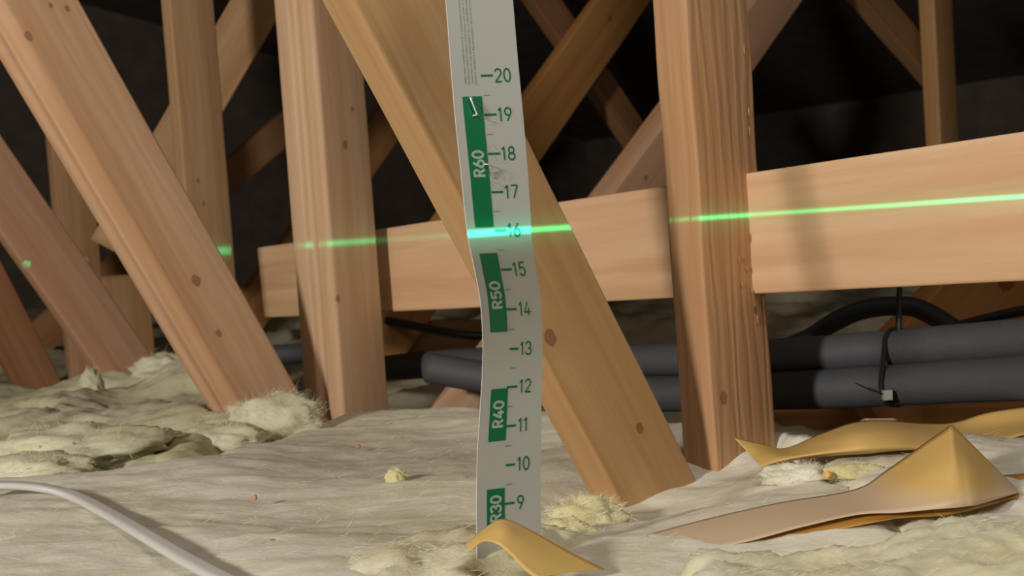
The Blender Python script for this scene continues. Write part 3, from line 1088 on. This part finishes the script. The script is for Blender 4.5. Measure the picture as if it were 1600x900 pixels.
paper('kraft_paper_strip', [
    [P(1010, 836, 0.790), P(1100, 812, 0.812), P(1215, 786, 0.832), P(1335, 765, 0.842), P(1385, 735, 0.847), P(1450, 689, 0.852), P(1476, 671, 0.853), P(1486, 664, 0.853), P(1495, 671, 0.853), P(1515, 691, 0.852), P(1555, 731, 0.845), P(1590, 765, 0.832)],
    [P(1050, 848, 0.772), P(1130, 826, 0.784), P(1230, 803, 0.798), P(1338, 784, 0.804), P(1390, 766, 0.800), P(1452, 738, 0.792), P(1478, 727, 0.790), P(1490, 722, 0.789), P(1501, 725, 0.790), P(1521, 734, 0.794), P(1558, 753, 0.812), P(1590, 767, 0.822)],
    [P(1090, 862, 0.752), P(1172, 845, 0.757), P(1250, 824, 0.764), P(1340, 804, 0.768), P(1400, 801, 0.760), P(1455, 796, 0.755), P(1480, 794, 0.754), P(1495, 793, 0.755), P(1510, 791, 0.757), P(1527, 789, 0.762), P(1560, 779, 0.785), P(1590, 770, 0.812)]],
    'front paper strip folded up to a tall peak at right', m=M_sheen, n=8)
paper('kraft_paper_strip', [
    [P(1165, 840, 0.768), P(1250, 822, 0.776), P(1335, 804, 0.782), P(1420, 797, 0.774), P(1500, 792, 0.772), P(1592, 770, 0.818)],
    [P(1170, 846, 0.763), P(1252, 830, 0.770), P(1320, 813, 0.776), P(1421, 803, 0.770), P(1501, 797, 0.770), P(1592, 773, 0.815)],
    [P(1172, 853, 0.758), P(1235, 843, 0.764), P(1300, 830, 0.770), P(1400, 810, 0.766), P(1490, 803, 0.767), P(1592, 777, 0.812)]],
    'dark orange paper edge tucked under the front folded strip', m=M_shaded_back)
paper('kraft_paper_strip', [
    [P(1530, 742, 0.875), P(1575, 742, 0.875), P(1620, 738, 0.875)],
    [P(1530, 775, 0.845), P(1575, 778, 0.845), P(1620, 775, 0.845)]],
    'bit of orange paper behind the tall peak at the right edge', m=M_shaded_back)
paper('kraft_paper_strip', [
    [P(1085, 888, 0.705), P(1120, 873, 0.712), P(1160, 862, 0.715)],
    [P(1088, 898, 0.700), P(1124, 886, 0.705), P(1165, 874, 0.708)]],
    'small brown sheet standing in for shading in the right foreground crevice', m=M_shaded_back)  # sheet added to give the crevice its dark orange shading

# crumbs on the insulation
for i, (px, py, d, r, lab) in enumerate(((1103, 868, 0.705, 0.0035, 'small yellow crumb by the brown crevice sheet in the foreground'),
                                         (1293, 742, 0.93, 0.0035, 'small orange crumb in front of the rear paper strip'),
                                         (398, 777, 0.93, 0.0022, 'tiny pinkish crumb left of centre on the broad sheet'),
                                         (560, 697, 1.16, 0.0025, 'tiny reddish crumb near the foot of the waney post'))):
    bm = bmesh.new()
    bmesh.ops.create_icosphere(bm, subdivisions=2, radius=r)
    for v in bm.verts:
        v.co *= 1 + 0.5 * noise.noise(v.co * 400 + Vector((i, 0, 0)))
    o = bm_link('crumb', bm, plain('crumb_%d' % i, (0.75, 0.45, 0.15) if i < 2 else (0.55, 0.25, 0.15), 0.7))
    o.location = P(px, py, d)
    tag(o, lab, 'crumb')

# ------------------------------------------------------------------ white flat cable
cp = []
for (px, py, z) in ((-120, 785, 0.200), (-40, 762, 0.212), (10, 758, 0.215), (65, 762, 0.216), (115, 775, 0.216), (165, 800, 0.217), (220, 832, 0.216), (280, 868, 0.214), (345, 903, 0.210), (420, 940, 0.206), (520, 985, 0.2)):
    q = on_z(px, py, z)
    for _ in range(3):
        q = on_z(px, py, base_z(q.x, q.y) + (0.0065 if px > 100 else 0.012))
    cp.append(q)
prof = []
for k in range(20):
    a = 2 * math.pi * k / 20
    x = math.copysign(abs(math.cos(a)) ** 0.7, math.cos(a)) * 0.0062
    y = math.copysign(abs(math.sin(a)) ** 0.8, math.sin(a)) * 0.0034
    if abs(x) < 0.0022:
        y *= 0.84
    prof.append((x, y))
cab = sweep(catmull(cp, 8), prof, 'flat_cable', M_cable)
tag(cab, 'white flat electrical cable lying on the insulation at lower left', 'cable')

# ------------------------------------------------------------------ insulated pipes
rP = 0.0205
DP = 0.045
up_path = catmull([P(1800, 514, 0.90 + DP), P(1593, 531, 1.02 + DP), P(1500, 538, 1.075 + DP), P(1400, 545, 1.13 + DP), P(1240, 556, 1.21 + DP), P(1000, 563, 1.37 + DP), P(850, 566, 1.47 + DP), P(730, 566, 1.56 + DP), P(640, 572, 1.68 + DP), P(560, 580, 1.9 + DP)], 8)
lo_path = catmull([P(1800, 576, 0.88 + DP), P(1593, 591, 1.00 + DP), P(1500, 596, 1.055 + DP), P(1400, 602, 1.11 + DP), P(1240, 610, 1.19 + DP), P(1000, 616, 1.35 + DP), P(850, 602, 1.42 + DP), P(760, 590, 1.46 + DP), P(672, 575, 1.50 + DP)], 8)
pu = sweep(up_path, circle(rP, 20), 'insulated_pipe', M_foam)
tag(pu, 'upper of the two black foam covered pipes behind the nearest post', 'pipe')
pl = sweep(lo_path, circle(rP * 1.04, 20), 'insulated_pipe', M_foam)
tag(pl, 'lower of the two black foam covered pipes behind the nearest post', 'pipe')
pg = sweep(catmull([P(330, 560, 2.0), P(440, 554, 2.0), P(490, 550, 2.02), P(560, 548, 2.1)], 6), circle(0.018, 14), 'insulated_pipe', M_foam)
tag(pg, 'short grey pipe seen between the large leaning timber and the waney post', 'pipe')

# zip tie round both pipes, with its hanger strap up to the brace
tie = bpy.data.objects.new('cable_tie', None)
COL.objects.link(tie)
cu, cl = P(1402, 545, 1.13 + DP), P(1397, 602, 1.11 + DP)
tie.location = cl
tag(tie, 'black plastic tie cinched around both foam pipes', 'cable tie')
ax = (up_path[17] - up_path[14]).normalized()


def loop_pts(c0, c1, r, n=14):
    """racetrack round two circles"""
    up_ = (c0 - c1)
    up_ = (up_ - ax * up_.dot(ax)).normalized()
    sd = up_.cross(ax).normalized()
    pts = []
    for k in range(n + 1):
        a = math.pi * k / n
        pts.append(c0 + sd * math.cos(a) * r + up_ * math.sin(a) * r)
    for k in range(n + 1):
        a = math.pi + math.pi * k / n
        pts.append(c1 + sd * math.cos(a) * r + up_ * math.sin(a) * r)
    pts.append(pts[0])
    return pts


lp = loop_pts(cu, cl, rP * 1.06)
tv, tf = [], []
for p in lp:
    c = (cu + cl) / 2
    out = (p - c).normalized() * 0.0012
    tv += [p - ax * 0.0028, p + ax * 0.0028, p + ax * 0.0028 + out, p - ax * 0.0028 + out]
for i in range(len(lp) - 1):
    for j in range(4):
        k = (j + 1) % 4
        tf.append((4 * i + j, 4 * i + k, 4 * i + 4 + k, 4 * i + 4 + j))
link_mesh('strap', [v - tie.location for v in tv], tf, M_black, tie, smooth=False)
hc = P(1386, 617, 1.083 + DP)
hb = box_obj('locking_head', (0, 0, 0), 0.009, 0.006, 0.010, (1, 0.2, 0), M_steel)
hb.parent = tie
hb.matrix_basis = Matrix.Translation(hc - tie.location)
tl = sweep(catmull([hc - tie.location, P(1365, 611, 1.082 + DP) - tie.location, P(1337, 599, 1.085 + DP) - tie.location], 6), [(-0.0022, -0.0006), (0.0022, -0.0006), (0.0022, 0.0006), (-0.0022, 0.0006)],
           'tail', M_black, tie)
hg = sweep(catmull([P(1406, 425, 1.17), P(1405, 470, 1.17), P(1404, 518, 1.165), P(1403, 530, 1.16)], 4), [(-0.003, -0.001), (0.003, -0.001), (0.003, 0.001), (-0.003, 0.001)], 'hanger_strap', M_black)
tag(hg, 'thin black hanger strap dropping from the brace to the foam pipes', 'strap')

blk = sweep(catmull([P(1180, 560, 1.42), P(1260, 530, 1.42), P(1300, 505, 1.40), P(1345, 485, 1.38), P(1395, 478, 1.36), P(1440, 484, 1.34), P(1500, 520, 1.30)], 8), circle(0.012, 12), 'black_hose', M_black)
tag(blk, 'black hose arching over the foam pipes under the brace', 'hose')
bc = sweep(catmull([P(1400, 560, 1.32), P(1450, 522, 1.28), P(1500, 509, 1.24), P(1560, 494, 1.20), P(1650, 475, 1.14)], 6), circle(0.006, 10), 'black_cable', M_black)
tag(bc, 'black cable above the foam pipes at the right edge', 'cable')
bc2 = sweep(catmull([P(560, 494, 2.3), P(620, 504, 2.28), P(700, 520, 2.25), P(760, 526, 2.25), P(860, 530, 2.25)], 6), circle(0.009, 10), 'black_cable', M_black)
tag(bc2, 'black cable sagging in the gap between the waney post and the ruler', 'cable')

bd = lumber('stud', P(160, 432, 2.5), P(172, 570, 2.5), Vector((0.5, -0.86, 0)), W=0.10, T=0.038, base=(0.46, 0.29, 0.14), seed=77, ext=(0.0, 0.1))
tag(bd, 'dim stub of timber low between the two left leaning timbers', 'beam')
# boards low in the background
for (nm, a, b, n, W, base, seed, lab) in (
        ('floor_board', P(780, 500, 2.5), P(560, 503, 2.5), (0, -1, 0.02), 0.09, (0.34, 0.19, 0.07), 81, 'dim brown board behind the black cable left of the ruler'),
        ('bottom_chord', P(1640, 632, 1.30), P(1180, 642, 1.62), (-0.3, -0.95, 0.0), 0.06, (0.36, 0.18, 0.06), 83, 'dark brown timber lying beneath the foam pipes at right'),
):
    o = lumber(nm, a, b, Vector(n), W=W, T=0.038, base=base, seed=seed, ext=(0.1, 0.1))
    tag(o, lab, 'board')
blkp = lumber('lumber_offcut', P(712, 598, 1.63), P(672, 640, 1.60), Vector((0.25, -0.9, 0.35)), W=0.07, T=0.03, base=(0.66, 0.46, 0.32), seed=91, ext=(0.02, 0.05))
tag(blkp, 'pale offcut of lumber under the end of the foam pipes left of the ruler', 'offcut')
ob2 = lumber('lumber_offcut', P(1402, 652, 1.12), P(1352, 653, 1.12), Vector((0, -0.9, 0.3)), W=0.02, T=0.02, base=(0.62, 0.42, 0.28), seed=93, ext=(0.0, 0.0))
tag(ob2, 'tiny pale block end peeking over the rear paper strip below the tie', 'offcut')

# repeats carry a common group
GROUPS = {'truss_post': 'upright truss posts', 'truss_diagonal': 'sloping truss timbers', 'insulated_pipe': 'foam covered pipes',
          'kraft_paper_strip': 'torn kraft paper strips', 'insulation_batt': 'fibreglass batts', 'insulation_tuft': 'loose fibreglass tufts',
          'crumb': 'crumbs on the insulation', 'loose_hair': 'hairs stuck on the ruler', 'staple': 'staples in the ruler', 'black_cable': 'black cables'}
for o in COL.objects:
    g = GROUPS.get(o.name.split('.')[0])
    if g and o.parent is None:
        o['group'] = g
